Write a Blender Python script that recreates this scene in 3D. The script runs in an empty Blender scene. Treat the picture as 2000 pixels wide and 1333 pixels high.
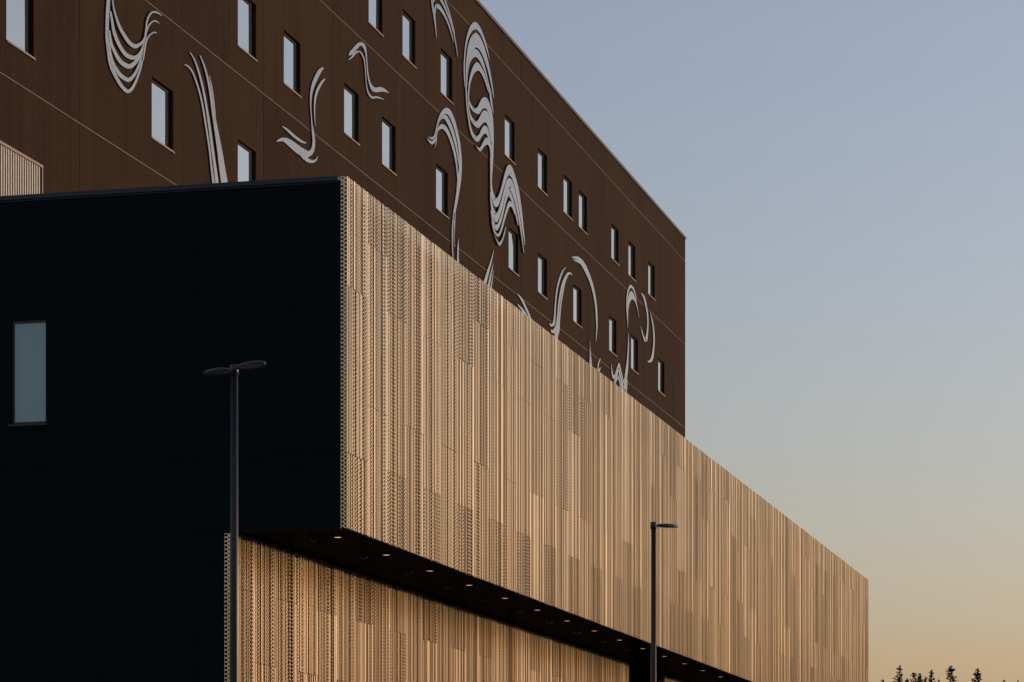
import bpy, bmesh, math, random
from mathutils import Vector, noise as mnoise

# ------------------------------------------------------------------ scene, camera, sky, sun
scene = bpy.context.scene
COL = scene.collection
R = math.radians

FPX, HORIZON, VANISH = 5650.0, 1690.0, 2415.0      # focal length, horizon row, facade vanishing column (2000 px wide photo)
TH = math.atan((VANISH - 1000) / FPX)
EYE = 1.6
cam_data = bpy.data.cameras.new('camera')
cam = bpy.data.objects.new('camera', cam_data)
COL.objects.link(cam)
cam.location = (0, 0, EYE)
cam.rotation_euler = (R(90), 0, TH)
cam_data.sensor_fit = 'HORIZONTAL'
cam_data.sensor_width = 36
cam_data.lens = FPX * 36 / 2000
cam_data.shift_y = (HORIZON - 666.5) / 2000
cam_data.clip_end = 20000
scene.camera = cam

SUN_AZ, SUN_EL = 54.0, 1.85                          # azimuth from +Y towards +X, elevation
world = bpy.data.worlds.new('World')
scene.world = world
world.use_nodes = True
wn, wl = world.node_tree.nodes, world.node_tree.links
wn.clear()
sky = wn.new('ShaderNodeTexSky')
sky.sky_type = 'NISHITA'
sky.sun_disc = False
sky.sun_elevation = R(SUN_EL)
sky.sun_rotation = R(SUN_AZ)
sky.altitude = 100
sky.air_density = 1.3
sky.dust_density = 1.5
sky.ozone_density = 3.0
bg = wn.new('ShaderNodeBackground')
bg.inputs['Strength'].default_value = 0.15
wout = wn.new('ShaderNodeOutputWorld')
sp = wn.new('ShaderNodeSeparateColor'); wl.new(sky.outputs[0], sp.inputs[0])
a1 = wn.new('ShaderNodeMath'); wl.new(sp.outputs[0], a1.inputs[0]); wl.new(sp.outputs[1], a1.inputs[1])
a2 = wn.new('ShaderNodeMath'); wl.new(a1.outputs[0], a2.inputs[0]); wl.new(sp.outputs[2], a2.inputs[1])
a3 = wn.new('ShaderNodeMath'); a3.operation = 'DIVIDE'; wl.new(a2.outputs[0], a3.inputs[0]); a3.inputs[1].default_value = 3.0
thin_haze = wn.new('ShaderNodeMix'); thin_haze.data_type = 'RGBA'          # even thin high haze softens the colour of the whole sky
thin_haze.inputs[0].default_value = 0.37
wl.new(sky.outputs[0], thin_haze.inputs[6]); wl.new(a3.outputs[0], thin_haze.inputs[7])
bal = wn.new('ShaderNodeMix'); bal.data_type = 'RGBA'; bal.blend_type = 'MULTIPLY'; bal.inputs[0].default_value = 1.0
bal.inputs[7].default_value = (1.40, 1.205, 1.235, 1)
wl.new(thin_haze.outputs[2], bal.inputs[6])
wl.new(bal.outputs[2], bg.inputs[0])
wl.new(bg.outputs[0], wout.inputs[0])

sun_data = bpy.data.lights.new('sun', 'SUN')
sun_data.energy = 0.62
sun_data.angle = R(0.9)
sun_data.color = (1.0, 0.73, 0.45)
sun = bpy.data.objects.new('sun', sun_data)
COL.objects.link(sun)
sd = Vector((math.sin(R(SUN_AZ)) * math.cos(R(SUN_EL)), math.cos(R(SUN_AZ)) * math.cos(R(SUN_EL)), math.sin(R(SUN_EL))))
sun.rotation_euler = sd.to_track_quat('Z', 'Y').to_euler()
sun.location = (60, 40, 40)

vs = scene.view_settings
vs.view_transform = 'Standard'
vs.look = 'None'
vs.gamma = 1
vs.exposure = 1.9
vs.use_curve_mapping = False
scene.render.engine = 'CYCLES'
scene.cycles.transparent_max_bounces = 12

# ------------------------------------------------------------------ survey: turning sight lines into points on real planes
_s, _c = math.sin(TH), math.cos(TH)
def ray(px, py):
    u, v = (px - 1000) / FPX, (HORIZON - py) / FPX
    return (-_s + u * _c, _c + u * _s, v)
def on_x(px, py, X):
    d = ray(px, py); t = X / d[0]
    return Vector((X, d[1] * t, EYE + d[2] * t))
def at_depth(px, py, Z):
    d = ray(px, py)
    return Vector((d[0] * Z, d[1] * Z, EYE + d[2] * Z))

# ------------------------------------------------------------------ helpers
def link(name, me, parent=None, mat=None):
    o = bpy.data.objects.new(name, me)
    COL.objects.link(o)
    if parent is not None:
        o.parent = parent
    if mat is not None and me is not None:
        me.materials.append(mat)
    return o
def empty(name, loc=(0, 0, 0), parent=None):
    o = bpy.data.objects.new(name, None)
    COL.objects.link(o)
    o.location = loc
    o.empty_display_size = 0.3
    if parent is not None:
        o.parent = parent
    return o
def tag(o, label=None, cat=None, group=None, kind=None):
    if label: o['label'] = label
    if cat: o['category'] = cat
    if group: o['group'] = group
    if kind: o['kind'] = kind
    return o
def mesh(name, v, f):
    me = bpy.data.meshes.new(name)
    me.from_pydata([tuple(p) for p in v], [], f)
    me.update()
    return me
def box_vf(x0, x1, y0, y1, z0, z1, base=0):
    v = [(x0, y0, z0), (x1, y0, z0), (x1, y1, z0), (x0, y1, z0), (x0, y0, z1), (x1, y0, z1), (x1, y1, z1), (x0, y1, z1)]
    f = [(0, 3, 2, 1), (4, 5, 6, 7), (0, 1, 5, 4), (1, 2, 6, 5), (2, 3, 7, 6), (3, 0, 4, 7)]
    return v, [tuple(i + base for i in q) for q in f]
def box(name, x0, x1, y0, y1, z0, z1, mat, parent=None, bevel=0.0):
    v, f = box_vf(x0, x1, y0, y1, z0, z1)
    me = mesh(name, v, f)
    if bevel:
        bm = bmesh.new(); bm.from_mesh(me)
        bmesh.ops.bevel(bm, geom=bm.edges[:], offset=bevel, segments=1, affect='EDGES')
        bm.to_mesh(me); bm.free()
    return link(name, me, parent, mat)
def boxes(name, lst, mat, parent=None):
    V, F = [], []
    for b in lst:
        v, f = box_vf(*b, base=len(V)); V += v; F += f
    return link(name, mesh(name, V, F), parent, mat)

def slab_holes(name, u0, u1, z0, z1, holes, depth, place, mat, parent, chamfer=0.0):
    """Rectangular slab with rectangular openings; place(u, d, z) maps slab space to the world, d = 0 front, d = depth back."""
    us = sorted({u0, u1} | {h[i] for h in holes for i in (0, 1)})
    zs = sorted({z0, z1} | {h[i] for h in holes for i in (2, 3)})
    us = [u for u in us if u0 <= u <= u1]; zs = [z for z in zs if z0 <= z <= z1]
    def solid(i, j):
        if i < 0 or j < 0 or i >= len(us) - 1 or j >= len(zs) - 1:
            return False
        cu, cz = (us[i] + us[i + 1]) / 2, (zs[j] + zs[j + 1]) / 2
        return not any(h[0] < cu < h[1] and h[2] < cz < h[3] for h in holes)
    bm = bmesh.new(); cache = {}
    def vt(u, d, z):
        k = (round(u, 4), round(d, 4), round(z, 4))
        if k not in cache: cache[k] = bm.verts.new(place(u, d, z))
        return cache[k]
    for i in range(len(us) - 1):
        for j in range(len(zs) - 1):
            if not solid(i, j): continue
            a, b, c, d = us[i], us[i + 1], zs[j], zs[j + 1]
            bm.faces.new([vt(a, 0, c), vt(b, 0, c), vt(b, 0, d), vt(a, 0, d)])
            for (di, dj, p, q) in ((-1, 0, (a, d), (a, c)), (1, 0, (b, c), (b, d)), (0, -1, (a, c), (b, c)), (0, 1, (b, d), (a, d))):
                if not solid(i + di, j + dj):
                    bm.faces.new([vt(p[0], 0, p[1]), vt(p[0], depth, p[1]), vt(q[0], depth, q[1]), vt(q[0], 0, q[1])])
    bmesh.ops.recalc_face_normals(bm, faces=bm.faces[:])
    me = bpy.data.meshes.new(name); bm.to_mesh(me); bm.free()
    return link(name, me, parent, mat)

def lathe(profile, n, name, caps=True):
    v, f = [], []
    for r, z in profile:
        for k in range(n):
            a = 2 * math.pi * k / n
            v.append((r * math.cos(a), r * math.sin(a), z))
    for i in range(len(profile) - 1):
        for k in range(n):
            k2 = (k + 1) % n
            f.append((i * n + k, i * n + k2, (i + 1) * n + k2, (i + 1) * n + k))
    if caps:
        f.append(tuple(range(n - 1, -1, -1)))
        f.append(tuple((len(profile) - 1) * n + k for k in range(n)))
    me = mesh(name, v, f)
    for p in me.polygons: p.use_smooth = len(p.vertices) == 4
    return me

# ------------------------------------------------------------------ materials
class N:
    def __init__(self, name):
        self.m = bpy.data.materials.new(name); self.m.use_nodes = True
        self.t = self.m.node_tree; self.t.nodes.clear()
        self.out = self.t.nodes.new('ShaderNodeOutputMaterial')
    def n(self, typ, **kw):
        nd = self.t.nodes.new('ShaderNode' + typ)
        for k, v in kw.items():
            if k == 'inp':
                for a, b in v.items():
                    if hasattr(b, 'is_output') or isinstance(b, bpy.types.NodeSocket): self.t.links.new(b, nd.inputs[a])
                    else: nd.inputs[a].default_value = b
            else: setattr(nd, k, v)
        return nd
    def math(self, op, a, b=0.0):
        return self.n('Math', operation=op, inp={0: a, 1: b}).outputs[0]
    def noise(self, vec, scale, detail=3, rough=0.55):
        return self.n('TexNoise', inp={'Vector': vec, 'Scale': scale, 'Detail': detail, 'Roughness': rough}).outputs[0]
    def vmul(self, vec, s):
        return self.n('VectorMath', operation='MULTIPLY', inp={0: vec, 1: s}).outputs[0]
    def ramp(self, fac, stops):
        r = self.n('ValToRGB', inp={0: fac})
        cr = r.color_ramp
        while len(cr.elements) < len(stops): cr.elements.new(0.5)
        for e, (p, c) in zip(cr.elements, stops):
            e.position = p; e.color = (*c, 1) if len(c) == 3 else c
        return r.outputs[0]
    def mix(self, fac, a, b, mode='MIX'):
        nd = self.n('Mix', data_type='RGBA', blend_type=mode)
        for i, v in ((0, fac), (6, a), (7, b)):
            if isinstance(v, bpy.types.NodeSocket): self.t.links.new(v, nd.inputs[i])
            else: nd.inputs[i].default_value = (*v, 1) if isinstance(v, tuple) and len(v) == 3 else v
        return nd.outputs[2]
    def bsdf(self, color, rough=0.6, metal=0.0, spec=0.5, normal=None, emit=None, estr=0.0):
        b = self.n('BsdfPrincipled')
        for k, v in (('Base Color', color), ('Roughness', rough), ('Metallic', metal), ('Specular IOR Level', spec)):
            if isinstance(v, bpy.types.NodeSocket): self.t.links.new(v, b.inputs[k])
            else: b.inputs[k].default_value = (*v, 1) if isinstance(v, tuple) else v
        if normal is not None: self.t.links.new(normal, b.inputs['Normal'])
        if emit is not None:
            b.inputs['Emission Color'].default_value = (*emit, 1); b.inputs['Emission Strength'].default_value = estr
        return b
    def bump(self, h, strength=0.3, dist=0.01):
        return self.n('Bump', inp={'Height': h, 'Strength': strength, 'Distance': dist}).outputs[0]
    def done(self, shader):
        self.t.links.new(shader, self.out.inputs[0]); return self.m
    def pos(self):
        return self.n('NewGeometry').outputs['Position']

def simple(name, color, rough=0.5, metal=0.0, spec=0.5, var=0.12, scale=6.0):
    k = N(name); p = k.pos()
    nz = k.noise(p, scale, 4)
    lo = tuple(c * (1 - var) for c in color); hi = tuple(c * (1 + var) for c in color)
    col = k.ramp(nz, [(0.3, lo), (0.7, hi)])
    rg = k.math('ADD', k.math('MULTIPLY', k.noise(p, scale * 3, 2), 0.12), rough - 0.06)
    return k.done(k.bsdf(col, rg, metal, spec).outputs[0])

def mat_brown():
    k = N('brown_concrete'); p = k.pos()
    broad = k.noise(k.vmul(p, (1, 0.5, 0.10)), 1.1, 4)
    streak = k.noise(k.vmul(p, (1, 5.0, 0.10)), 1.0, 5, 0.65)
    fine = k.noise(p, 11, 6, 0.85)
    rnd = k.n('ObjectInfo').outputs['Random']
    c1 = k.ramp(streak, [(0.28, (0.0279, 0.0160, 0.0085)), (0.5, (0.0371, 0.0210, 0.0108)), (0.74, (0.0456, 0.0263, 0.0137))])
    dirt = k.ramp(k.noise(k.vmul(p, (1, 2.2, 0.16)), 1.0, 6, 0.7), [(0.36, (0.62, 0.62, 0.62)), (0.6, (1, 1, 1))])
    c1 = k.mix(0.8, c1, dirt, 'MULTIPLY')
    c2 = k.mix(0.35, c1, k.ramp(broad, [(0.3, (0.0279, 0.0156, 0.0085)), (0.7, (0.0480, 0.0277, 0.0140))]))
    tone = k.math('ADD', k.math('MULTIPLY', rnd, 0.26), 0.84)
    c3 = k.mix(1.0, c2, k.n('CombineColor', inp={0: tone, 1: tone, 2: tone}).outputs[0], 'MULTIPLY')
    speck = k.ramp(fine, [(0.64, (0, 0, 0)), (0.76, (0.6, 0.6, 0.6))])
    c3 = k.mix(0.9, c3, k.ramp(fine, [(0.34, (0.66, 0.66, 0.66)), (0.5, (0.98, 0.98, 0.98)), (0.66, (1.32, 1.3, 1.28))]), 'MULTIPLY')
    c4 = k.mix(speck, c3, (0.0890, 0.0552, 0.0292))
    nb = k.bump(k.math('ADD', fine, k.math('MULTIPLY', streak, 0.6)), 0.35, 0.006)
    return k.done(k.bsdf(c4, 0.9, 0, 0.08, nb).outputs[0])

def mat_gold(name, hole, tint, rough=0.31):
    """Anodised perforated sheet: real openings on a staggered grid, U = arc length along the folded profile."""
    k = N(name)
    uv = k.n('UVMap', uv_map='profile').outputs[0]
    su = k.n('SeparateXYZ', inp={0: uv}).outputs[0]
    p = k.pos(); z = k.n('SeparateXYZ', inp={0: p}).outputs[2]
    U = k.math('DIVIDE', su, 0.052)
    par = k.math('MULTIPLY', k.math('MODULO', k.math('FLOOR', U), 2.0), 0.5)
    V = k.math('ADD', k.math('DIVIDE', z, 0.082), par)
    du = k.math('MULTIPLY', k.math('SUBTRACT', k.math('FRACT', U), 0.5), 0.052)
    dv = k.math('MULTIPLY', k.math('SUBTRACT', k.math('FRACT', V), 0.5), 0.082)
    d = k.math('SQRT', k.math('ADD', k.math('MULTIPLY', du, du), k.math('MULTIPLY', k.math('MULTIPLY', dv, dv), 0.55)))
    isin = k.math('LESS_THAN', d, hole)
    rnd = k.n('ObjectInfo').outputs['Random']
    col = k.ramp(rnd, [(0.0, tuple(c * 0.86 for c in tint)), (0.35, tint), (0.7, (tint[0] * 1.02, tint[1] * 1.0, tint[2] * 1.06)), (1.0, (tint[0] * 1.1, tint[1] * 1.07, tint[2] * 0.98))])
    cloud = k.noise(k.vmul(p, (1, 0.6, 0.35)), 1.6, 4)
    col = k.mix(0.55, col, k.mix(cloud, tuple(c * 0.8 for c in tint), tuple(min(1, c * 1.18) for c in tint)))
    rg = k.math('ADD', k.math('MULTIPLY', k.noise(k.vmul(p, (8, 8, 0.8)), 2.0, 3), 0.16), rough - 0.08)
    b = k.bsdf(col, rg, 0.95, 0.5)
    tr = k.n('BsdfTransparent')
    mx = k.n('MixShader', inp={0: isin, 1: b.outputs[0], 2: tr.outputs[0]})
    return k.done(mx.outputs[0])

M = {}
M['brown'] = mat_brown()
M['gold'] = mat_gold('gold_perforated_sheet', 0.008, (0.69, 0.575, 0.395))
M['gold_dense'] = mat_gold('gold_dense_perforated_sheet', 0.0205, (0.62, 0.51, 0.345))
M['gold_shade_tint'] = mat_gold('gold_groove_shade_tint', 0.024, (0.42, 0.34, 0.24))  # groove shade put into the colour: darker tint, wider holes
M['black'] = simple('black_render', (0.0055, 0.0094, 0.0098), 0.85, 0, 0.10, 0.22, 1.7)
M['core'] = simple('dark_core_wall', (0.02, 0.018, 0.017), 0.9, 0, 0.2)
M['roof'] = simple('roof_membrane', (0.06, 0.06, 0.065), 0.9, 0, 0.3)
M['navy'] = simple('navy_coping_metal', (0.011, 0.017, 0.027), 0.45, 0.2, 0.5)
M['sill'] = simple('pale_bronze_sill', (0.16, 0.12, 0.098), 0.5, 0.2)
M['coping'] = simple('dark_bronze_coping', (0.10, 0.075, 0.065), 0.5, 0.2)
M['joint'] = simple('pale_joint_strip', (0.12, 0.09, 0.073), 0.6, 0.1)
M['frame'] = simple('black_window_frame', (0.012, 0.013, 0.015), 0.35, 0.2)
M['art'] = simple('brushed_grey_plate', (0.235, 0.258, 0.258), 0.28, 0.93, 0.5, 0.06, 2.5)
M['louvre'] = simple('cream_louvre', (0.42, 0.41, 0.36), 0.5, 0.1)
M['louvre_dark'] = simple('louvre_backing', (0.02, 0.018, 0.026), 0.8)
M['pole'] = simple('dark_pole_paint', (0.004, 0.004, 0.0045), 0.46, 0.0, 0.5)
M['head'] = simple('dark_lamp_paint', (0.022, 0.026, 0.034), 0.32, 0.3)
M['lens_off'] = simple('unlit_lamp_lens', (0.09, 0.08, 0.07), 0.3)
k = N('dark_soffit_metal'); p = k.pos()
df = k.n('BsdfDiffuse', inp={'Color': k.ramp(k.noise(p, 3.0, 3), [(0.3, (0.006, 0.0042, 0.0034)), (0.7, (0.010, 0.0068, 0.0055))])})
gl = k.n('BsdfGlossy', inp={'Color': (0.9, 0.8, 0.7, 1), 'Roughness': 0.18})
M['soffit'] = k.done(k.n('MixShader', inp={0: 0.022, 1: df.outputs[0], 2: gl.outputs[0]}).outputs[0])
M['ground'] = simple('ground_asphalt', (0.05, 0.05, 0.05), 0.9, 0, 0.3, 0.25, 0.4)
M['paving'] = simple('paving', (0.16, 0.155, 0.15), 0.85, 0, 0.3, 0.15, 1.0)
M['needles'] = simple('dark_needles', (0.026, 0.034, 0.019), 0.75, 0, 0.2, 0.35, 1.5)
M['bark'] = simple('bark', (0.07, 0.05, 0.038), 0.9, 0, 0.2, 0.3, 4)

k = N('coated_glass'); p = k.pos()
wv = k.bump(k.noise(p, 0.8, 2), 0.16, 0.03)
M['glass'] = k.done(k.bsdf(k.ramp(k.n('ObjectInfo').outputs['Random'], [(0.0, (0.37, 0.425, 0.42)), (0.4, (0.45, 0.51, 0.495)), (1.0, (0.51, 0.57, 0.545))]), 0.04, 0.92, 0.5, wv).outputs[0])
k = N('blind_behind_glass'); p = k.pos()
zz = k.n('SeparateXYZ', inp={0: p}).outputs[2]
sl = k.math('FRACT', k.math('MULTIPLY', zz, 40.0))
bl = k.ramp(sl, [(0.0, (0.155, 0.25, 0.25)), (0.2, (0.23, 0.375, 0.37)), (1.0, (0.235, 0.385, 0.38))])
M['blind'] = k.done(k.bsdf(bl, 0.12, 0.0, 0.8).outputs[0])
k = N('lit_downlight')
M['lit'] = k.done(k.bsdf((0.8, 0.7, 0.5), 0.4, 0, 0.5, None, (1.0, 0.74, 0.42), 0.17).outputs[0])

# ------------------------------------------------------------------ ground
ground = link('ground', mesh('ground', [(-4000, -4000, 0), (4000, -4000, 0), (4000, 4000, 0), (-4000, 4000, 0)], [(0, 1, 2, 3)]), None, M['ground'])
tag(ground, kind='structure')
pav = link('pavement', mesh('pavement', [(-60, -20, 0.004), (-9, -20, 0.004), (-9, 150, 0.004), (-60, 150, 0.004)], [(0, 1, 2, 3)]), None, M['paving'])
tag(pav, kind='structure')

# ------------------------------------------------------------------ low building: black end wall, gold perforated cladding, soffit
Y0, YE = 55.76, 140.95
GX = -17.39                       # front of the upper gold cladding
LX = -19.86                       # front of the recessed lower gold cladding
ZB, ZT = 8.395, 15.50             # bottom and top of the upper cladding
podium = empty('cladded_building', (-30, Y0, 0))
tag(podium, 'low building with black end wall and long gold ribbed metal facade over a dark soffit', 'building')
def P(o):                          # parent keeping world coordinates
    o.parent = podium; o.location = o.location - podium.location; return o
def pbox(name, *a, mat, bevel=0.0):
    return P(box(name, *a, mat, None, bevel))

P(boxes('core_wall', [(-62, -17.62, Y0 + 0.10, YE - 0.05, ZB + 0.07, 15.28)], M['core']))
P(boxes('core_wall', [(-62, -20.10, Y0 + 0.102, 95.55, 0.0, ZB + 0.065), (-62, -20.10, 101.9, YE - 0.06, 0.0, ZB + 0.065)], M['core']))
P(boxes('entrance_recess', [(-62, -23.6, 95.56, 101.89, 0.0, ZB + 0.06)], M['core']))
pbox('roof', -62, -17.66, Y0 + 0.12, YE - 0.1, 15.284, 15.30, mat=M['roof'])

# black end wall panels, with a window
WINB = (-24.69, -23.91, 10.75, 12.91)
def endwall(u0, u1, z0, z1):
    h = [WINB] if (u0 < WINB[0] < u1 and z0 < WINB[2] < z1) else []
    P(slab_holes('wall_panel', u0 + 0.006, u1 - 0.006, z0 + 0.006, z1 - 0.006, h, 0.095, lambda u, d, z: (u, Y0 + d, z), M['black'], None))
for (u0, u1) in ((-45, -37), (-37, -28.9), (-28.9, -20.62), (-20.62, -17.53)):
    endwall(u0, u1, 9.90, 15.42)
for (u0, u1) in ((-45, -37), (-37, -28.9), (-28.9, -20.62)):
    endwall(u0, u1, 0.0, 9.90)
P(slab_holes('wall_panel', -20.614, -20.02, 0.0, ZB - 0.03, [], 0.095, lambda u, d, z: (u, Y0 + d, z), M['black'], None))
P(slab_holes('wall_panel', -20.614, -17.536, ZB - 0.018, 9.894, [], 0.095, lambda u, d, z: (u, Y0 + d, z), M['black'], None))
pbox('coping', -45, -17.575, Y0 - 0.05, Y0 + 0.45, 15.395, 15.50, mat=M['navy'], bevel=0.012)
pbox('coping_drip', -45, -17.58, Y0 - 0.02, Y0 - 0.004, 15.372, 15.394, mat=M['navy'])

wb = P(boxes('window', [(WINB[0], WINB[1], Y0 + 0.088, Y0 + 0.098, WINB[2], WINB[3])], M['frame']))
boxes('frame', [(WINB[0] + 0.002, WINB[0] + 0.05, Y0 + 0.05, Y0 + 0.088, WINB[2] + .002, WINB[3] - .002), (WINB[1] - 0.03, WINB[1] - .002, Y0 + 0.05, Y0 + 0.088, WINB[2] + .002, WINB[3] - .002),
      (WINB[0] + 0.05, WINB[1] - 0.03, Y0 + 0.05, Y0 + 0.088, WINB[3] - 0.06, WINB[3] - .002), (WINB[0] + 0.05, WINB[1] - 0.03, Y0 + 0.05, Y0 + 0.088, WINB[2] + .002, WINB[2] + 0.05)], M['frame'], wb)
boxes('pane', [(WINB[0] + 0.05, WINB[1] - 0.03, Y0 + 0.07, Y0 + 0.078, WINB[2] + 0.05, WINB[3] - 0.06)], M['blind'], wb)
boxes('sill', [(WINB[0] - 0.05, WINB[1] + 0.03, Y0 - 0.05, Y0 + 0.05, WINB[2] - 0.045, WINB[2] - 0.004)], M['navy'], wb)

# folded gold sheets
PITCH = 1.42
def rib_profile(rng, w):
    """(along, depth) fold points of one sheet and a kind for each fold: 0 plain rib, 1 perforated flat, 2 perforated groove face with shade in its tint."""
    pts, kind = [(0.004, -0.004)], []
    u = 0.004
    mode = rng.random()
    while True:
        fr = rng.choice((0.024, 0.032, 0.042, 0.055)) if mode < 0.7 else rng.choice((0.035, 0.055, 0.08))
        dp = rng.choice((0.024, 0.034, 0.045, 0.06))
        gr = rng.choice((0.016, 0.026, 0.038, 0.056))
        sl = rng.choice((0.003, 0.006, 0.012))
        fo = rng.choice((0.0, -0.004, -0.010, -0.016))
        if u + fr + gr + 2 * sl > w - 0.012: break
        pts += [(u + fr, pts[-1][1]), (u + fr + sl, -dp - 0.012), (u + fr + sl + gr, -dp - 0.012), (u + fr + gr + 2 * sl, fo)]
        kind += [1 if rng.random() < 0.5 else 0, 0, 2, 2 if rng.random() < 0.65 else 1]
        u = u + fr + gr + 2 * sl
        if rng.random() < 0.15 and u < w - 0.2:                 # open joint between two strips
            g = rng.choice((0.024, 0.032, 0.042))
            pts.append((u + g, fo)); kind.append(3); u += g
    pts += [(w - 0.008, pts[-1][1]), (w - 0.004, -0.055)]
    kind += [0, 0]
    return pts, kind
def sheet_mesh(pts, kind, name, dense):
    V, F = [], []
    s = [0.0]
    for a, b in zip(pts, pts[1:]): s.append(s[-1] + math.hypot(b[0] - a[0], b[1] - a[1]))
    n = len(pts)
    for z in (0, 1):
        for (u, d) in pts: V.append((d, u, z))
    keep = [i for i in range(n - 1) if kind[i] != 3]
    for i in keep:
        F.append((i, i + 1, n + i + 1, n + i))
    me = mesh(name, V, F)
    for m_ in ('gold', 'gold_dense', 'gold_shade_tint'): me.materials.append(M[m_])
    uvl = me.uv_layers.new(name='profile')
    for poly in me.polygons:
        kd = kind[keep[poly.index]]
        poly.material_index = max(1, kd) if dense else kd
        for li in poly.loop_indices:
            vi = me.loops[li].vertex_index
            uvl.data[li].uv = (s[vi % n], V[vi][2])
    return me
VAR = []
for i in range(14):
    rng = random.Random(100 + i)
    prof, kind = rib_profile(rng, PITCH)
    VAR.append((sheet_mesh(prof, kind, 'cladding_sheet', False), sheet_mesh(prof, kind, 'cladding_sheet_dense', True)))

rng = random.Random(7)
def clad(owner, xf, ya, yb, z0, z1, splits, dense_rule):
    ncol = round((yb - ya) / PITCH)
    pw = (yb - ya) / ncol
    H = z1 - z0
    prev = -1
    for c in range(ncol):
        vi = rng.randrange(len(VAR))
        if vi == prev: vi = (vi + 5) % len(VAR)
        prev = vi
        rows = [z1 - H * q for q in splits[c % 2]]
        for r in range(len(rows) - 1):
            zt, zb = rows[r], rows[r + 1]
            v2 = vi if rng.random() < 0.82 else rng.randrange(len(VAR))
            dn = dense_rule(c, r, len(rows) - 1)
            o = bpy.data.objects.new('cladding_panel', VAR[v2][1 if dn else 0])
            COL.objects.link(o); o.parent = owner
            o.location = Vector((xf - rng.choice((0, 0, 0.003, 0.006)), ya + c * pw, zb + 0.006)) - owner_loc
            o.scale = (1, pw / PITCH, zt - zb - 0.012)
owner_loc = Vector((0, 0, 0))
up = empty('upper_cladding', (0, 0, 0)); P(up); up.location = -podium.location
SPL = [[0, 0.31, 0.785, 1.0], [0, 0.15, 0.62, 1.0]]
clad(up, GX, Y0 + 0.02, YE, ZB, ZT, SPL, lambda c, r, n: (r == 2 and c % 2 == 0 and rng.random() < 0.7) or rng.random() < 0.14)
lo = empty('lower_cladding', (0, 0, 0)); P(lo); lo.location = -podium.location
SPL2 = [[0, 0.135, 0.60, 1.0], [0, 0.31, 0.76, 1.0]]
clad(lo, LX, Y0 + 0.02, 95.6, 0.05, ZB + 0.02, SPL2, lambda c, r, n: (r == 0 and c % 2 == 0 and rng.random() < 0.8) or rng.random() < 0.12)
clad(lo, LX, 101.9, 118.9, 0.05, ZB + 0.02, SPL2, lambda c, r, n: rng.random() < 0.3)
clad(lo, LX, 118.9, YE, 0.05, ZB + 0.02, SPL2, lambda c, r, n: rng.random() < 0.3)

def corner(xa, xb, rows, owner):
    pts = [(xa, -0.0), (xa + 0.004, -0.008), ((xa + xb) / 2 - 0.012, -0.008), ((xa + xb) / 2 - 0.004, 0.0), ((xa + xb) / 2 + 0.004, 0.0), ((xa + xb) / 2 + 0.012, -0.008), (xb - 0.004, -0.008), (xb, 0.0)]
    for z0, z1 in zip(rows, rows[1:]):
        s = 0.0; V, F, S = [], [], [0.0]
        for a, b in zip(pts, pts[1:]): S.append(S[-1] + math.hypot(b[0] - a[0], b[1] - a[1]))
        for z in (z0 + 0.004, z1 - 0.004):
            for (x, d) in pts: V.append((x, Y0 + 0.01 - d, z))
        n = len(pts)
        for i in range(n - 1): F.append((i, i + 1, n + i + 1, n + i))
        me = mesh('corner_panel', V, F)
        uvl = me.uv_layers.new(name='profile')
        for poly in me.polygons:
            for li in poly.loop_indices:
                uvl.data[li].uv = (S[me.loops[li].vertex_index % n] * 0.052 * 2 / S[-1], 0)
        link('corner_panel', me, owner, M['gold_dense'])
corner(-17.53, GX - 0.004, [ZB, 10.93, 13.6, ZT], up)
corner(-20.012, LX - 0.004, [0.05, 4.2, 6.9, ZB - 0.03], lo)
# far end return of the cladding
boxes('corner_panel', [(-17.6, GX - 0.01, YE + 0.004, YE + 0.012, ZB, ZT)], M['sill'], up)

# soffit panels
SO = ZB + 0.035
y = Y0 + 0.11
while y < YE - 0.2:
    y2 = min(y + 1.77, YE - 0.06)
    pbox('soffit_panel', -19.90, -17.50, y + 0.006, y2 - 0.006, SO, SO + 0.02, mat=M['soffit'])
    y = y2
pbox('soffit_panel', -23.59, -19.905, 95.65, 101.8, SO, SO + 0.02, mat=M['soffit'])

# downlights and dark fittings under the soffit
ORD = ['first', 'second', 'third', 'fourth', 'fifth', 'sixth', 'seventh', 'eighth', 'ninth', 'tenth', 'eleventh', 'twelfth', 'thirteenth', 'fourteenth', 'fifteenth']
ring_me = lathe([(0.070, 0.0), (0.095, -0.004), (0.098, 0.004), (0.070, 0.006)], 20, 'ring', False); ring_me.materials.append(M['frame'])
lens_me = lathe([(0.001, -0.001), (0.070, -0.002), (0.070, 0.004)], 20, 'lens', False); lens_me.materials.append(M['lit'])
for i in range(14):
    d = empty('downlight', (-18.16, 57.58 + 3.545 * i, SO - 0.003))
    tag(d, 'lit round soffit downlight, %s from the black corner of the overhang' % ORD[i], 'downlight', 'lit downlights along the soffit')
    link('trim_ring', ring_me, d); link('lens', lens_me, d)
cone_me = lathe([(0.018, 0.0), (0.03, -0.02), (0.085, -0.035), (0.09, -0.06), (0.05, -0.085), (0.002, -0.092)], 16, 'dome', False); cone_me.materials.append(M['frame'])
base_me = lathe([(0.05, 0.0), (0.05, -0.012), (0.02, -0.014)], 16, 'base', False); base_me.materials.append(M['frame'])
for i in range(10):
    d = empty('soffit_sensor', (-18.63, 57.42 + 3.545 * i, SO - 0.0005))
    tag(d, 'small unlit black dome fitting under the soffit, %s from the black corner' % ORD[i], 'ceiling fitting', 'unlit dome fittings along the soffit')
    link('dome', cone_me, d); link('base', base_me, d)

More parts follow.
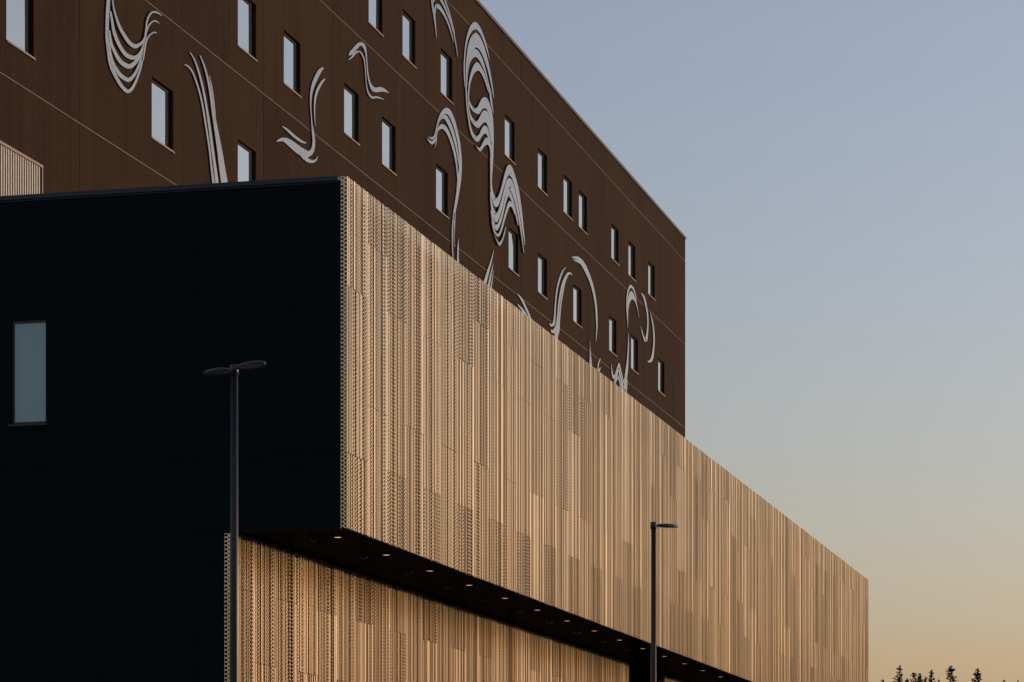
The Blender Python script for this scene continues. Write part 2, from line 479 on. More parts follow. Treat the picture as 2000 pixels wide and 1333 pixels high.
# ------------------------------------------------------------------ tall brown building
BX = -26.0
TY0, TY1 = 56.6, 138.44
tower = empty('brown_building', (-36, 97, 0))
tag(tower, 'tall dark brown panelled building with small scattered square windows behind the gold facade', 'building')
def T(o):
    o.parent = tower; o.location = o.location - tower.location; return o
T(boxes('core_wall', [(-48, BX - 0.172, TY0, TY1 - 0.02, 0, 32.0)], M['core']))
WINS = [(58.47, 0), (67.18, 0), (73.54, 1), (77.40, 1), (83.07, 1), (73.54, 0), (85.61, 2), (89.36, 2), (93.95, 2), (87.07, 1), (102.76, 2), (93.37, 1), (103.34, 1),
        (107.93, 1), (107.93, 2), (112.31, 2), (115.07, 2), (121.38, 2), (124.96, 2), (129.40, 2), (114.05, 1), (120.95, 1), (125.56, 1), (131.75, 1)]
SILL = [19.56, 23.58, 27.61]
WW, WH = 1.475, 1.535
HOLES = [(y, y + WW, SILL[f], SILL[f] + WH) for y, f in WINS]
SEAMS = [TY0, 62.02, 68.72, 75.07, 81.9, 88.60, 95.48, 102.2, 109.46, 116.6, 123.6, 128.2, 135.2, TY1]
FLO = [14.75, 18.79, 22.85, 26.905, 30.95, 32.06]
for z0, z1 in zip(FLO, FLO[1:]):
    cuts = list(SEAMS)
    for q, yv in enumerate(SEAMS[:-1]):
        if q: cuts.append(yv + 0.56)                            # narrow pier strip beside each main joint
        nxt = SEAMS[q + 1]
        if nxt - yv > 4.5: cuts.append(yv + (nxt - yv) * rng.choice((0.42, 0.5, 0.58, 0.66)))
    row = [h for h in HOLES if h[2] > z0 and h[3] < z1]
    cuts = sorted(c for c in cuts if not any(h[0] - 0.06 < c < h[1] + 0.015 for h in row))
    for a, b in zip(cuts, cuts[1:]):
        hs = [h for h in row if h[0] >= a and h[1] <= b]
        off = rng.choice((0, 0.001, 0.003, 0.005))
        T(slab_holes('wall_panel', a + 0.007, b - 0.007, z0 + 0.012, z1 - 0.012, hs, 0.17, lambda u, d, z, off=off: (BX - d - off, u, z), M['brown'], None))
for z in FLO[1:-1]:
    for a, b in zip(SEAMS, SEAMS[1:]):
        T(boxes('joint_strip', [(BX - 0.05, BX + 0.004, a + 0.006, b - 0.006, z - 0.008, z + 0.008)], M['joint']))
for h in HOLES:
    w = T(boxes('window', [(BX - 0.168, BX - 0.150, h[0] + .002, h[1] - .002, h[2] + .002, h[3] - .002)], M['frame']))
    fr = 0.04
    boxes('frame', [(BX - 0.15, BX - 0.098, h[0] + .003, h[0] + fr, h[2] + .003, h[3] - .003), (BX - 0.15, BX - 0.098, h[1] - fr, h[1] - .003, h[2] + .003, h[3] - .003),
                    (BX - 0.15, BX - 0.098, h[0] + fr, h[1] - fr, h[3] - fr, h[3] - .003), (BX - 0.15, BX - 0.098, h[0] + fr, h[1] - fr, h[2] + .003, h[2] + fr)], M['frame'], w)
    boxes('pane', [(BX - 0.118, BX - 0.108, h[0] + fr, h[1] - fr, h[2] + fr, h[3] - fr)], M['glass'], w)
    boxes('sill', [(BX - 0.10, BX + 0.035, h[0] + .004, h[1] - .004, h[2] + 0.003, h[2] + 0.022), (BX + 0.004, BX + 0.037, h[0] - 0.03, h[1] + 0.05, h[2] - 0.022, h[2] + 0.003)], M['sill'], w)
for a, b in zip(SEAMS, SEAMS[1:]):
    T(box('coping', -48.05, BX + 0.06, a + 0.004, (b - 0.004) if b < TY1 else TY1 + 0.05, 32.07, 32.135 + rng.choice((0, 0.003, 0.006)), M['coping'], None, 0.008))
T(box('coping_drip', BX + 0.012, BX + 0.05, TY0 - 0.02, TY1 + 0.04, 32.02, 32.068, M['frame']))
T(boxes('corner_trim', [(BX - 0.17, BX + 0.008, TY1 + 0.001, TY1 + 0.02, 14.75, 32.06)], M['sill']))
# louvre
lv = T(boxes('louvre', [(BX + 0.004, BX + 0.02, TY0 + 0.1, 60.34, 14.8, 17.22)], M['louvre_dark']))
boxes('louvre_frame', [(BX + 0.004, BX + 0.055, TY0 + 0.1, 60.36, 17.22, 17.28), (BX + 0.021, BX + 0.05, 60.30, 60.355, 14.8, 17.218)], M['sill'], lv)
y = 60.20
while y > TY0 + 0.15:
    boxes('slat', [(BX + 0.022, BX + 0.029, y - 0.040, y + 0.012, 14.8, 17.215)], M['louvre'], lv)
    y -= 0.127

# ------------------------------------------------------------------ grey plate reliefs on the brown wall
def catmull(pts, seg=6):
    out = []
    n = len(pts)
    for i in range(n - 1):
        p0, p1, p2, p3 = pts[max(i - 1, 0)], pts[i], pts[i + 1], pts[min(i + 2, n - 1)]
        for k in range(seg):
            t = k / seg
            out.append(tuple(0.5 * ((2 * b) + (-a + c) * t + (2 * a - 5 * b + 4 * c - d) * t * t + (-a + 3 * b - 3 * c + d) * t ** 3) for a, b, c, d in zip(p0, p1, p2, p3)))
    out.append(pts[-1])
    return out
def band(o, s, pts):
    return [(o[0] + x / s, o[1] + y / s, w / s) for x, y, w in pts]
def edges(o, s, A, B):
    return ('edges', [(o[0] + x / s, o[1] + y / s) for x, y in A], [(o[0] + x / s, o[1] + y / s) for x, y in B])
def resample(pts, n):
    d = [0.0]
    for a, b in zip(pts, pts[1:]): d.append(d[-1] + math.hypot(b[0] - a[0], b[1] - a[1]))
    out, j = [], 0
    for i in range(n):
        t = d[-1] * i / (n - 1)
        while j < len(pts) - 2 and d[j + 1] < t: j += 1
        q = (t - d[j]) / max(1e-9, d[j + 1] - d[j])
        out.append((pts[j][0] + (pts[j + 1][0] - pts[j][0]) * q, pts[j][1] + (pts[j + 1][1] - pts[j][1]) * q))
    return out
def relief_band(owner, pts, layer):
    xf = BX + 0.042 + 0.004 * layer
    xb = BX + 0.012 + 0.0007 * layer
    L, Rr = [], []
    if pts[0] == 'edges':
        L, Rr = resample(catmull(pts[1]), 72), resample(catmull(pts[2]), 72)
        c = []
    else:
        c = catmull(pts)
    for i, (x, y, w) in enumerate(c):
        a, b = c[max(i - 1, 0)], c[min(i + 1, len(c) - 1)]
        tx, ty = b[0] - a[0], b[1] - a[1]
        m = math.hypot(tx, ty) or 1
        nx, ny = -ty / m, tx / m
        w = max(w * 0.84, 0.6)
        L.append((x + nx * w / 2, y + ny * w / 2)); Rr.append((x - nx * w / 2, y - ny * w / 2))
    n = len(L); V = []
    for X in (xf, xb):
        for lst in (L, Rr):
            for (x, y) in lst:
                q = on_x(x, y, xf)
                V.append((X, q.y, q.z))
    F = []
    for i in range(n - 1):
        F.append((i, i + 1, n + i + 1, n + i))
        F.append((2 * n + i, 3 * n + i, 3 * n + i + 1, 2 * n + i + 1))
        F.append((i, 2 * n + i, 2 * n + i + 1, i + 1))
        F.append((n + i, n + i + 1, 3 * n + i + 1, 3 * n + i))
    F.append((0, n, 3 * n, 2 * n)); F.append((n - 1, 3 * n - 1, 4 * n - 1, 2 * n - 1))
    me = mesh('band', V, F)
    bm = bmesh.new(); bm.from_mesh(me); bmesh.ops.recalc_face_normals(bm, faces=bm.faces[:]); bm.to_mesh(me); bm.free()
    me.materials.append(M['art'])
    o = link('band', me, owner)
    o.location = -owner.location
    return o
def relief(label, bands, name='wall_relief'):
    allp = [p for b in bands for p in (b[1] + b[2] if b[0] == 'edges' else b)]
    cx = sum(p[0] for p in allp) / len(allp)
    by = max(p[1] for p in allp)
    e = empty(name, on_x(cx, by, BX + 0.03))
    tag(e, label, 'wall relief', 'grey curling reliefs on the brown wall')
    for i, b in enumerate(bands): relief_band(e, b, i)

o, s = (190, 0), 6.667
relief('large grey relief of nested U-shaped bands, leftmost on the brown wall', [band(o, s, b) for b in (
    [(150,-60,50),(140,100,55),(130,300,52),(130,500,52),(148,650,54),(170,800,62),(205,920,56),(270,1050,50),(330,1140,50),(395,1192,56),(445,1165,46),(490,1090,38),(535,980,32),(570,870,26),(590,780,20),(605,690,14)],
    [(150,560,30),(170,700,40),(205,830,50),(250,910,52),(310,990,58),(400,1043,62),(460,1005,50),(510,930,40),(555,820,32),(590,700,24),(612,600,16)],
    [(155,400,30),(180,560,40),(215,650,45),(260,740,52),(320,820,62),(410,868,70),(480,830,62),(530,770,50),(575,690,40),(605,600,30),(625,500,24),(640,420,22),(665,350,22),(700,300,22),(745,276,22),(785,290,18),(808,308,5)],
    [(172,150,26),(190,250,34),(215,400,45),(255,520,50),(310,630,52),(380,720,60),(470,755,62),(530,730,50),(580,660,40),(610,570,32),(625,470,28),(637,380,24),(645,300,24),(665,230,26),(700,175,28),(745,158,28),(795,175,24),(845,210,5)],
    [(193,-60,16),(213,100,22),(245,220,30),(290,350,42),(350,460,50),(420,560,55),(490,605,64),(550,583,50),(595,540,32),(622,480,16)],
    [(598,790,14),(615,670,24),(630,570,26),(655,500,24),(700,445,22),(745,425,20),(778,435,5)])])
o, s = (340, 90), 4.761
relief('four slim upright grey blades splaying upward above the black parapet', [band(o, s, b) for b in (
    [(97,175,9),(130,190,16),(175,250,17),(215,360,17),(250,480,18),(280,640,19),(305,800,19),(330,960,20),(345,1100,20),(360,1220,24),(374,1340,28)],
    [(146,58,8),(190,130,15),(235,260,20),(270,400,22),(300,560,22),(325,720,26),(350,900,28),(370,1050,30),(388,1180,34),(408,1340,42)],
    [(241,88,8),(275,170,15),(310,290,21),(340,440,27),(365,620,32),(395,800,42),(425,980,55),(445,1120,65),(465,1250,72),(480,1360,76)],
    [(328,275,6),(350,380,12),(365,490,14),(378,600,13),(387,705,6)])])
o, s = (520, 120), 6.345
relief('grey relief shaped like a swan neck with a beak-like hook, crossing a floor joint', [band(o, s, b) for b in (
    [(708,82,22),(665,120,52),(612,220,54),(575,320,44),(555,430,28),(552,560,16),(560,680,14),(568,790,18),(582,900,34),(590,1000,38),(575,1095,52),(525,1148,84),(450,1130,112),(370,1075,108),(290,1010,92),(220,972,60),(165,978,38),(125,998,4)],
    [(430,1140,60),(480,1195,64),(530,1235,52),(585,1240,38),(618,1220,24),(636,1175,4)],
    [(728,218,18),(690,260,34),(640,350,36),(610,450,30),(600,560,18),(600,680,14),(610,805,4)],
    [(198,806,10),(260,850,30),(330,915,38),(400,970,36),(450,1000,30),(498,1014,12)])])
o, s = (670, 70), 9.52
relief('small grey relief like a bird head on an S-curved neck with two feather ends', [band(o, s, b) for b in (
    [(112,365,26),(150,325,80),(200,270,88),(250,210,80),(300,165,78),(342,155,74),(388,195,66),(415,270,45),(432,370,28),(445,500,24),(455,650,26),(475,790,30),(505,900,45),(560,990,88),(620,1008,105),(700,1000,102),(770,1018,66),(820,1045,30),(858,1060,4)],
    [(96,448,10),(130,430,26),(170,395,36),(215,340,42),(270,300,36),(320,305,28),(360,360,30),(395,450,26),(410,560,20),(420,700,20),(430,850,18),(450,1000,24),(490,1100,35),(545,1150,45),(620,1145,42),(690,1160,28),(760,1187,12)])])
o, s = (825, 0), 11.11
relief('grey arched relief with long pointed legs cut by the picture top', [band(o, s, b) for b in (
    [(190,-120,26),(200,-40,30),(210,60,38),(230,180,45),(255,320,48),(275,480,38),(290,620,24),(300,740,18),(308,855,4)],
    [(268,330,30),(275,230,36),(290,150,50),(325,135,112),(390,190,80),(450,280,62),(510,390,50),(560,510,42),(610,660,30),(650,800,22),(675,940,5)],
    [(232,70,26),(250,0,44),(290,-75,52),(350,-60,56),(420,30,58),(480,150,46),(540,290,36),(600,450,30),(650,620,26),(690,770,24),(730,980,22),(766,1245,8)],
    [(460,-90,40),(500,40,34),(555,200,30),(610,380,30),(655,560,28),(690,720,22),(694,785,6)])])
o6, s6, o7, s7 = (895, 30), 8.8875, (895, 170), 9.522
def mixed(*segs):
    return [(o_[0] + x / s_, o_[1] + y / s_) for o_, s_, pl in segs for x, y in pl]
Z6, Z7 = lambda p: (o6, s6, p), lambda p: (o7, s7, p)
E7 = lambda A, B: edges(o7, s7, A, B)
EH = lambda A, B: edges((945, 310), 7.4, A, B)
relief('tallest grey relief of nested arches flowing through waves into a hanging curl', [
    edges(o6, s6, [(108,1250),(95,950),(98,800),(112,600),(135,430),(180,260),(230,160),(285,115),(340,150),(395,240),(445,370),(490,510),(525,660),(548,772)],
                  [(126,1250),(116,950),(119,800),(132,620),(160,470),(200,350),(245,275),(295,245),(345,275),(395,345),(440,450),(480,570),(515,680),(542,776)]),
    ('edges', mixed(Z6([(133,1250),(132,950),(140,800),(160,600),(190,470),(230,370),(295,308),(350,345),(400,420),(450,540),(490,680),(530,850),(560,1000),(590,1180),(612,1340)]), Z7([(668,206)])),
              mixed(Z6([(150,1250),(165,900),(200,750),(240,650),(285,590),(300,555),(350,580),(400,650),(440,740),(480,850),(520,980),(555,1130),(580,1250),(595,1340)]), Z7([(660,208)]))),
    ('edges', mixed(Z6([(134,1300),(145,1150),(160,950),(195,770),(235,660),(280,590),(310,592),(350,622),(395,700),(435,800),(470,920),(500,1050),(530,1180),(560,1290),(572,1340)]), Z7([(630,260),(645,380),(656,492)])),
              mixed(Z6([(146,1300),(155,1180),(165,1050),(180,920),(205,830),(240,760),(290,725),(340,750),(385,820),(425,900),(460,990),(490,1090),(510,1180),(530,1290),(540,1340)]), Z7([(600,280),(625,390),(650,494)]))),
    edges(o6, s6, [(160,1420),(180,1200),(205,1060),(235,950),(275,860),(320,815),(370,850),(410,920),(450,1000),(480,1090),(505,1180),(535,1340)],
                  [(185,1420),(205,1220),(230,1120),(265,1030),(300,985),(345,962),(385,990),(420,1050),(455,1130),(485,1220),(505,1285),(528,1345)]),
    E7([(133,-80),(138,80),(145,220),(155,380),(172,520),(190,640),(205,740),(240,880),(290,970),(350,1025),(400,990),(440,920),(475,880),(505,868),(535,900),(560,958),(580,1030)],
       [(156,-80),(160,60),(168,200),(172,330),(185,450),(205,570),(218,640),(240,750),(280,860),(340,915),(390,880),(430,790),(465,735),(500,722),(540,750),(570,830),(595,930),(606,1030)]),
    E7([(216,-10),(203,120),(202,220),(230,310),(275,375),(330,392),(365,365),(400,290),(440,220),(490,190),(535,215),(570,280),(600,360),(625,460),(645,580),(655,720),(660,900),(660,1050),(655,1200),(652,1345)],
       [(196,-10),(180,120),(184,260),(205,330),(240,410),(290,470),(370,508),(410,480),(440,425),(490,395),(530,420),(560,490),(590,590),(610,680),(622,780),(630,900),(628,1000),(620,1100),(607,1200),(600,1345)]),
    E7([(197,300),(215,450),(245,540),(290,610),(345,640),(385,590),(430,500),(465,450),(500,437),(545,470),(580,560),(605,660),(620,760),(632,900),(634,1000)],
       [(178,290),(190,420),(210,540),(240,630),(300,720),(370,765),(415,730),(450,685),(500,660),(535,690),(565,770),(590,880),(605,970),(615,1050)]),
    E7([(328,1072),(350,1110),(385,1135),(415,1120),(455,1040),(490,975),(530,945),(560,958),(590,1000),(614,1080),(626,1180),(628,1345)],
       [(333,1100),(365,1160),(410,1198),(445,1165),(480,1115),(530,1075),(560,1085),(585,1140),(597,1220),(600,1345)]),
    EH([(137,-20),(128,150),(118,300),(120,400),(140,500),(175,570),(210,545),(250,430),(280,310),(310,190),(340,110),(370,83),(405,120),(440,210),(475,330),(505,450),(530,600),(555,800),(575,1000),(588,1130),(596,1250)],
       [(92,-20),(94,200),(95,400),(100,480),(120,590),(145,680),(185,705),(220,660),(250,560),(280,450),(310,350),(340,270),(370,243),(400,275),(430,350),(460,470),(490,620),(515,770),(540,920),(565,1090),(591,1252)]),
    EH([(106,480),(112,580),(132,690),(160,760),(190,780),(215,740),(245,640),(275,520),(305,400),(335,310),(370,282),(403,312),(432,390),(462,510),(487,640),(512,790),(536,950),(557,1110),(582,1360)],
       [(92,480),(98,640),(115,770),(135,850),(160,915),(185,925),(215,880),(245,790),(275,690),(300,570),(325,490),(352,440),(382,456),(410,510),(440,600),(465,700),(490,820),(515,960),(540,1110),(576,1365)]),
    EH([(117,770),(130,850),(150,920),(180,955),(210,925),(245,830),(275,720),(300,600),(325,500),(350,436),(375,466),(400,512),(425,590),(450,690),(470,790),(490,880),(499,968)],
       [(100,740),(118,900),(146,1000),(185,1042),(215,1010),(250,920),(280,810),(305,700),(330,600),(355,548),(385,580),(410,640),(430,720),(455,810),(475,890),(492,970)]),
    EH([(124,920),(140,990),(162,1045),(205,1088),(235,1040),(265,940),(295,830),(325,720),(350,640),(380,612),(405,640),(428,690),(452,790)],
       [(112,900),(130,1010),(160,1090),(205,1130),(240,1100),(275,1000),(305,890),(335,790),(360,720),(390,692),(420,735),(447,815)]),
    EH([(144,1078),(175,1150),(220,1215),(260,1170),(290,1080),(313,992)],
       [(152,1105),(185,1190),(228,1262),(268,1200),(298,1110),(321,998)])])
o, s = (825, 200), 8.889
relief('grey crane-like relief with a curled beak and a long stem reaching the gold parapet', [
    ('edges', mixed((o, s, [(106,595),(140,610),(182,610),(213,550),(240,430),(270,310),(310,200),(360,125),(420,92),(480,130),(530,220),(570,330),(605,470),(640,630),(665,780),(680,950),(685,1100),(682,1250)]), ((850, 340), 7.4, [(378,40),(368,140),(348,260),(325,400),(300,520),(278,640),(262,760),(256,900),(257,1040),(262,1200),(266,1290)])),
              mixed((o, s, [(110,605),(145,648),(190,645),(225,600),(248,520),(265,430),(290,340),(335,260),(385,205),(425,205),(470,255),(515,350),(550,450),(585,580),(610,700),(628,830),(638,960),(636,1080),(630,1200)]), ((850, 340), 7.4, [(320,40),(316,140),(304,280),(284,420),(262,560),(250,680),(242,790),(240,900),(243,1040),(250,1200),(256,1290)]))),
    edges(o, s, [(268,390),(290,335),(325,268),(370,225),(410,225),(460,290),(505,390),(545,500),(580,630),(605,760),(625,900),(640,1080)],
                [(264,440),(278,390),(302,328),(350,285),(390,300),(430,370),(475,460),(515,570),(550,690),(585,830),(610,970),(630,1090)]),
    edges(o, s, [(68,603),(105,645),(160,680),(200,650),(235,590),(255,490),(290,410),(345,383),(395,405),(450,480),(495,590),(535,710),(570,840),(595,980),(612,1150),(626,1380)],
                [(75,618),(115,690),(168,735),(215,700),(248,610),(265,520),(295,478),(340,462),(380,485),(430,560),(475,660),(515,790),(555,940),(580,1080),(595,1200),(610,1380)]),
    band(o, s, [(245,600,20),(237,700,18),(214,783,4)]),
    band((850, 340), 7.4, [(290,560,12),(283,700,15),(275,850,13),(272,940,10),(276,1055,4)])])
relief('single thin grey spike rising from the gold parapet right of the crane-like stem', [band((850, 340), 7.4, [(336,940,4),(331,1050,20),(329,1200,27),(331,1340,32)])])
o, s = (935, 470), 8.33
relief('three grey grass-like blades leaning right above the gold parapet', [band(o, s, b) for b in (
    [(243,152,4),(220,270,19),(185,400,35),(150,520,47),(110,660,60),(75,780,64)],
    [(236,374,4),(215,480,21),(190,600,33),(165,740,42),(150,850,44)],
    [(238,495,3),(228,590,13),(212,700,20),(198,820,24)])])
relief('two short grey drooping blades at the gold parapet beside the three-blade relief', [band(o, s, b) for b in (
    [(626,866,6),(680,930,30),(730,1020,38),(780,1130,38),(820,1220,36),(855,1340,36)],
    [(628,1036,8),(670,1080,28),(720,1140,40),(775,1230,44)])])
o, s = (1065, 490), 7.016
relief('grey S-shaped double stem relief curling down to the gold parapet', [band(o, s, b) for b in (
    [(287,226,4),(240,280,21),(200,380,26),(170,490,24),(150,620,22),(138,760,22),(130,900,26),(115,1000,40),(85,1022,44),(58,996,4)],
    [(372,338,4),(345,312,25),(315,315,38),(280,370,42),(245,450,40),(215,570,32),(195,680,28),(180,800,24),(172,920,30),(160,1030,50),(135,1095,72),(100,1105,50),(76,1083,4)],
    [(300,350,14),(265,450,18),(236,600,20),(212,740,20),(200,860,24),(188,980,30),(176,1080,50),(155,1150,62),(135,1240,62)])])
relief('grey long arching rib-like relief with a forked upper tip', [band(o, s, b) for b in (
    [(366,92,16),(430,98,48),(480,138,66),(530,208,66),(575,300,56),(620,410,46),(655,530,38),(685,680,32),(700,820,29),(705,940,26),(708,1010,22),(705,1100,17),(694,1245,6)],
    [(384,122,12),(430,142,26),(480,168,30),(520,215,20)])])
o, s = (1135, 640), 9.525
relief('pair of thin grey spikes meeting at a floor joint over the gold parapet', [band(o, s, b) for b in (
    [(162,260,3),(166,380,11),(172,480,24),(170,560,26),(165,700,26)], [(178,520,12),(188,620,19),(197,760,22)])])
relief('small forked grey twig relief at the gold parapet', [band(o, s, b) for b in (
    [(360,576,12),(330,650,25),(315,740,25),(310,850,26)], [(370,736,10),(340,790,28),(322,870,30)])])
relief('grey zigzag wave relief with one tall thin stem beside a window', [edges(o, s, [(877,115),(872,300),(862,480),(848,640),(825,800),(795,985),(770,900),(745,790),(720,690),(703,655),(680,710),(650,800),(615,895),(590,850),(575,770),(564,683)], [(883,115),(890,300),(885,500),(878,700),(865,850),(845,960),(800,1060),(775,1000),(750,900),(725,800),(703,735),(680,790),(655,880),(612,965),(580,920),(565,830),(559,685)])] + [band(o, s, b) for b in (
    [(850,880,22),(832,1000,42),(815,1110,50),(795,1165,46),(768,1080,40),(740,950,32),(712,830,32),(692,775,34),(660,880,36),(632,1000,42),(612,1070,40)],
    [(860,980,14),(848,1100,24),(836,1230,26)],
    [(625,1060,16),(660,965,34),(685,905,38),(710,985,26),(735,1080,26),(755,1190,24)])])
o, s = (1215, 545), 7.4
relief('grey double horseshoe arch relief under the far upper windows', [
    edges(o, s, [(83,705),(65,500),(62,330),(72,200),(100,110),(128,87),(165,125),(195,210),(214,297)], [(87,705),(78,500),(76,350),(85,230),(105,160),(128,130),(155,155),(185,225),(209,299)]),
    edges(o, s, [(80,640),(72,470),(78,330),(95,235),(130,175),(165,215),(200,300),(225,420),(246,552)], [(88,640),(88,500),(98,400),(120,325),(150,297),(185,330),(210,400),(230,480),(241,553)])])
relief('grey J-shaped hook relief right of the double horseshoe arch', [band(o, s, [(277,208,10),(310,250,28),(335,330,28),(355,430,24),(370,540,22),(372,680,22),(360,820,32),(342,893,46),(312,840,22),(288,760,15),(269,692,4)])])
relief('rightmost grey relief, a thin crescent hook hanging from a floor joint', [band(o, s, [(408,488,5),(430,580,17),(450,690,22),(460,800,24),(462,920,26),(452,1040,28),(435,1140,40),(405,1193,42),(368,1188,10)])])

# ------------------------------------------------------------------ street lamps
def lamp_head(owner, ang, z, length=0.50):
    """Flat oval luminaire: domed shell over a recessed lens, on a short spigot."""
    n, rings = 28, 5
    V, F = [], []
    w = 0.125
    def outline(k, sc):
        a = 2 * math.pi * k / n
        x = math.cos(a); yv = math.sin(a)
        return (0.09 + length / 2 + x * length / 2 * sc, yv * w * sc * (1 - 0.10 * x))
    prof = [(1.0, -0.014), (1.0, 0.0), (0.93, 0.020), (0.74, 0.035), (0.42, 0.043)]
    for sc, zz in prof:
        for k in range(n):
            x, yv = outline(k, sc); V.append((x, yv, zz))
    V.append((0.09 + length / 2, 0, 0.046))
    for i in range(len(prof) - 1):
        for k in range(n):
            k2 = (k + 1) % n
            F.append((i * n + k, i * n + k2, (i + 1) * n + k2, (i + 1) * n + k))
    t = len(V) - 1
    for k in range(n): F.append(((len(prof) - 1) * n + k, (len(prof) - 1) * n + (k + 1) % n, t))
    b = len(V)
    for k in range(n):
        x, yv = outline(k, 0.90); V.append((x, yv, -0.014))
    for k in range(n):
        x, yv = outline(k, 0.88); V.append((x, yv, -0.006))
    for k in range(n):
        k2 = (k + 1) % n
        F.append((k2, k, b + k, b + k2)); F.append((b + k2, b + k, b + n + k, b + n + k2))
    me = mesh('lamp_head', V, F); me.materials.append(M['head'])
    for p_ in me.polygons: p_.use_smooth = True
    h = link('lamp_head', me, owner)
    h.location = (0, 0, z); h.rotation_euler = (0, R(-1.5), ang)
    lv_, lf = [], []
    for k in range(n):
        x, yv = outline(k, 0.885); lv_.append((x, yv, -0.008))
    lf.append(tuple(range(n - 1, -1, -1)))
    link('lens', mesh('lens', lv_, lf), h, M['lens_off'])
    boxes('spigot', [(0.03, 0.13, -0.03, 0.03, -0.012, 0.022)], M['head'], h)
    bolt = lathe([(0.009, 0.0), (0.009, 0.012), (0.001, 0.014)], 8, 'bolt', False); bolt.materials.append(M['lens_off'])
    q = link('bolt', bolt, h); q.location = (0.105, -0.031, 0.002); q.rotation_euler = (R(90), 0, 0)
    return h
def street_lamp(px, depth, angs, label, ztop=7.93):
    p = at_depth(px, HORIZON, depth)
    e = empty('street_lamp', (p.x, p.y, 0))
    tag(e, label, 'street lamp', 'street lamps in front of the building')
    me = lathe([(0.068, 0.0), (0.062, 2.0), (0.052, 5.0), (0.046, ztop - 0.10)], 24, 'pole'); me.materials.append(M['pole'])
    link('pole', me, e)
    me = lathe([(0.13, 0.0), (0.13, 0.02), (0.075, 0.03), (0.072, 0.06)], 20, 'base_plate'); me.materials.append(M['head'])
    link('base_plate', me, e)
    me = lathe([(0.050, ztop - 0.13), (0.056, ztop - 0.125), (0.056, ztop - 0.01), (0.050, ztop)], 24, 'pole_cap'); me.materials.append(M['head'])
    link('pole_cap', me, e)
    for a in angs: lamp_head(e, a, ztop - 0.06)
street_lamp(457.5, 36.6, [TH + R(-45), TH + R(135)], 'double-headed dark street lamp in front of the black end wall, its right edge sunlit')
street_lamp(1276.5, 53.4, [TH + R(38)], 'single-headed dark street lamp standing before the gold facade')

# ------------------------------------------------------------------ conifers beyond the right end of the building
def conifer(px, top_py, depth, width, seed, label):
    top = at_depth(px, top_py, depth)
    conifer_at(top.x, top.y, top.z, width, seed, label)
def conifer_at(x_, y_, H, width, seed, label):
    rg = random.Random(seed)
    e = empty('conifer_tree', (x_, y_, 0)); tag(e, label, 'tree', 'conifers on the horizon')
    me = lathe([(0.20, 0), (0.14, H * 0.5), (0.05, H * 0.9), (0.012, H)], 8, 'trunk'); me.materials.append(M['bark'])
    link('trunk', me, e)
    V, F = crown_geometry(rg, H, width, 1.0)
    link('crown', mesh('crown', V, F), e, M['needles'])
def crown_geometry(rg, H, width, fine):
    V, F = [], []
    def blade(p, d, ln, wd):
        side = d.cross(Vector((rg.uniform(-1, 1), rg.uniform(-1, 1), rg.uniform(-1, 1))))
        if side.length < 1e-3: return
        side.normalize()
        b = len(V)
        V.extend([p - side * wd * 0.4, p + side * wd * 0.4, p + d * ln * 0.6 + side * wd * 0.5, p + d * ln, p + d * ln * 0.6 - side * wd * 0.5])
        F.append((b, b + 1, b + 2, b + 3, b + 4))
    for _ in range(24):
        zt = rg.uniform(0.0, 0.55)
        blade(Vector((0, 0, H - zt - 0.1)), Vector((rg.uniform(-.7, .7), rg.uniform(-.7, .7), 1)).normalized(), rg.uniform(0.08, 0.18), 0.06)
    lean = rg.uniform(-0.12, 0.12)
    z = H - 0.18
    while z > H * 0.3:
        f = H - z
        near = f < 3.0 and fine > 0.5
        reach = width * min(1.0, 0.05 + 0.23 * f) * rg.uniform(0.65, 1.2)
        nb = rg.randint(4, 6)
        a0 = rg.uniform(0, 6.28)
        for k in range(nb):
            if rg.random() < 0.16: continue
            a = a0 + k * 6.283 / nb + rg.uniform(-.45, .45)
            ln = reach * rg.uniform(0.45, 1.15)
            d = Vector((math.cos(a) + lean, math.sin(a), (0.7 if f < 1.5 else 0.4) * rg.uniform(-0.2, 1.2))).normalized()
            base = Vector((0, 0, z + rg.uniform(-0.06, 0.06)))
            blade(base, d, ln, 0.035)
            m = max(4, int(ln * (60 if near else 9 * fine + 2)))
            for j in range(m):
                t = 0.15 + 0.85 * (j + rg.random()) / m
                q = base + d * ln * t
                dd = (d * 0.7 + Vector((rg.uniform(-1, 1), rg.uniform(-1, 1), rg.uniform(-0.4, 0.9)))).normalized()
                if near: blade(q, dd, rg.uniform(0.08, 0.20), rg.uniform(0.04, 0.08))
                else: blade(q, dd, rg.uniform(0.2, 0.5), rg.uniform(0.10, 0.22))
        z -= rg.uniform(0.09, 0.2) if near else rg.uniform(0.3, 0.55)
    return V, F
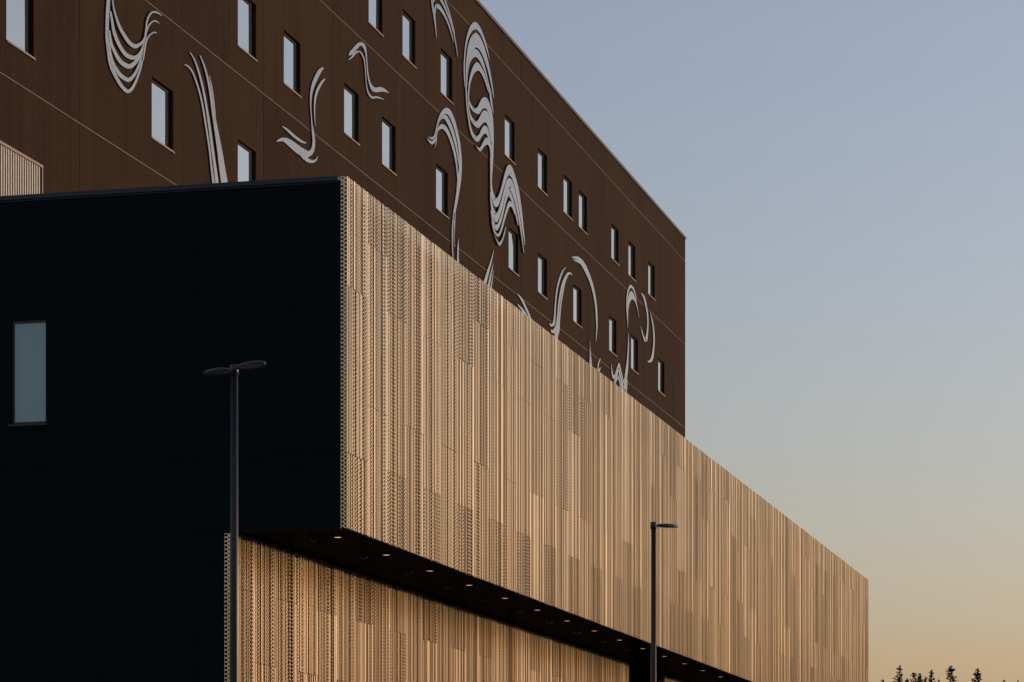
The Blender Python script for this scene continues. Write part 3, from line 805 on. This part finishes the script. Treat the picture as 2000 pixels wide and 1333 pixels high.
TREES = [(1757, 1299, 262, 1.1, 'tall open-crowned conifer, nearest tall one to the gold corner'),
         (1725, 1327, 262, 0.9, 'conifer barely showing its tip between the gold corner and the first tall tree'),
         (1772, 1325, 270, 0.9, 'conifer tip just right of the first tall tree'),
         (1785, 1313, 265, 1.0, 'slim pointed conifer left of the low middle clump'),
         (1797, 1315, 270, 1.15, 'round-topped conifer in the low middle clump'),
         (1808, 1321, 268, 1.0, 'short conifer inside the low middle clump'),
         (1819, 1309, 262, 1.0, 'thin spire-topped conifer at the right of the middle clump'),
         (1834, 1327, 270, 0.9, 'low conifer tip left of the second tall tree'),
         (1857, 1300, 260, 1.25, 'tall broad-headed conifer near the middle of the horizon trees'),
         (1872, 1331, 272, 0.9, 'low conifer tip between the two broad tall trees'),
         (1910, 1306, 258, 1.5, 'dense dark triangular conifer, broadest of the horizon trees'),
         (1961, 1328, 266, 1.0, 'flat-topped low conifer near the right picture edge'),
         (1988, 1328, 262, 0.7, 'small narrow conifer tip nearest the right picture edge')]
for i, (px, py, dpt, w, lab) in enumerate(TREES):
    conifer(px, py, dpt, w * 1.35, 40 + i, lab)
# the same wood goes on outside the picture, towards the low sun; its tops shade the foot of the cladding
rg2 = random.Random(5)
WV, WF = [], []
for i in range(52):
    yw = 46.0 + i * 1.95 + rg2.uniform(-1, 1)               # where the shadow of this tree meets the facade line
    dist = 300 + rg2.uniform(-25, 25)
    zs = 8.6 + rg2.uniform(-1.5, 0.8) + 4.2 * max(0.0, (yw - 95) / 50.0) ** 1.2
    x_, y_ = -17.4 + dist * math.sin(R(SUN_AZ)), yw + dist * math.cos(R(SUN_AZ))
    V, F = crown_geometry(rg2, zs + dist * math.tan(R(SUN_EL)), 3.4, 0.3)
    v, f = box_vf(-0.12, 0.12, -0.12, 0.12, 0, 8)
    off = len(WV); WV += [(p[0] + x_, p[1] + y_, p[2]) for p in V]; WF += [tuple(q + off for q in t) for t in F]
    off = len(WV); WV += [(p[0] + x_, p[1] + y_, p[2]) for p in v]; WF += [tuple(q + off for q in t) for t in f]
tag(link('wood', mesh('wood', WV, WF), None, M['needles']), kind='stuff')
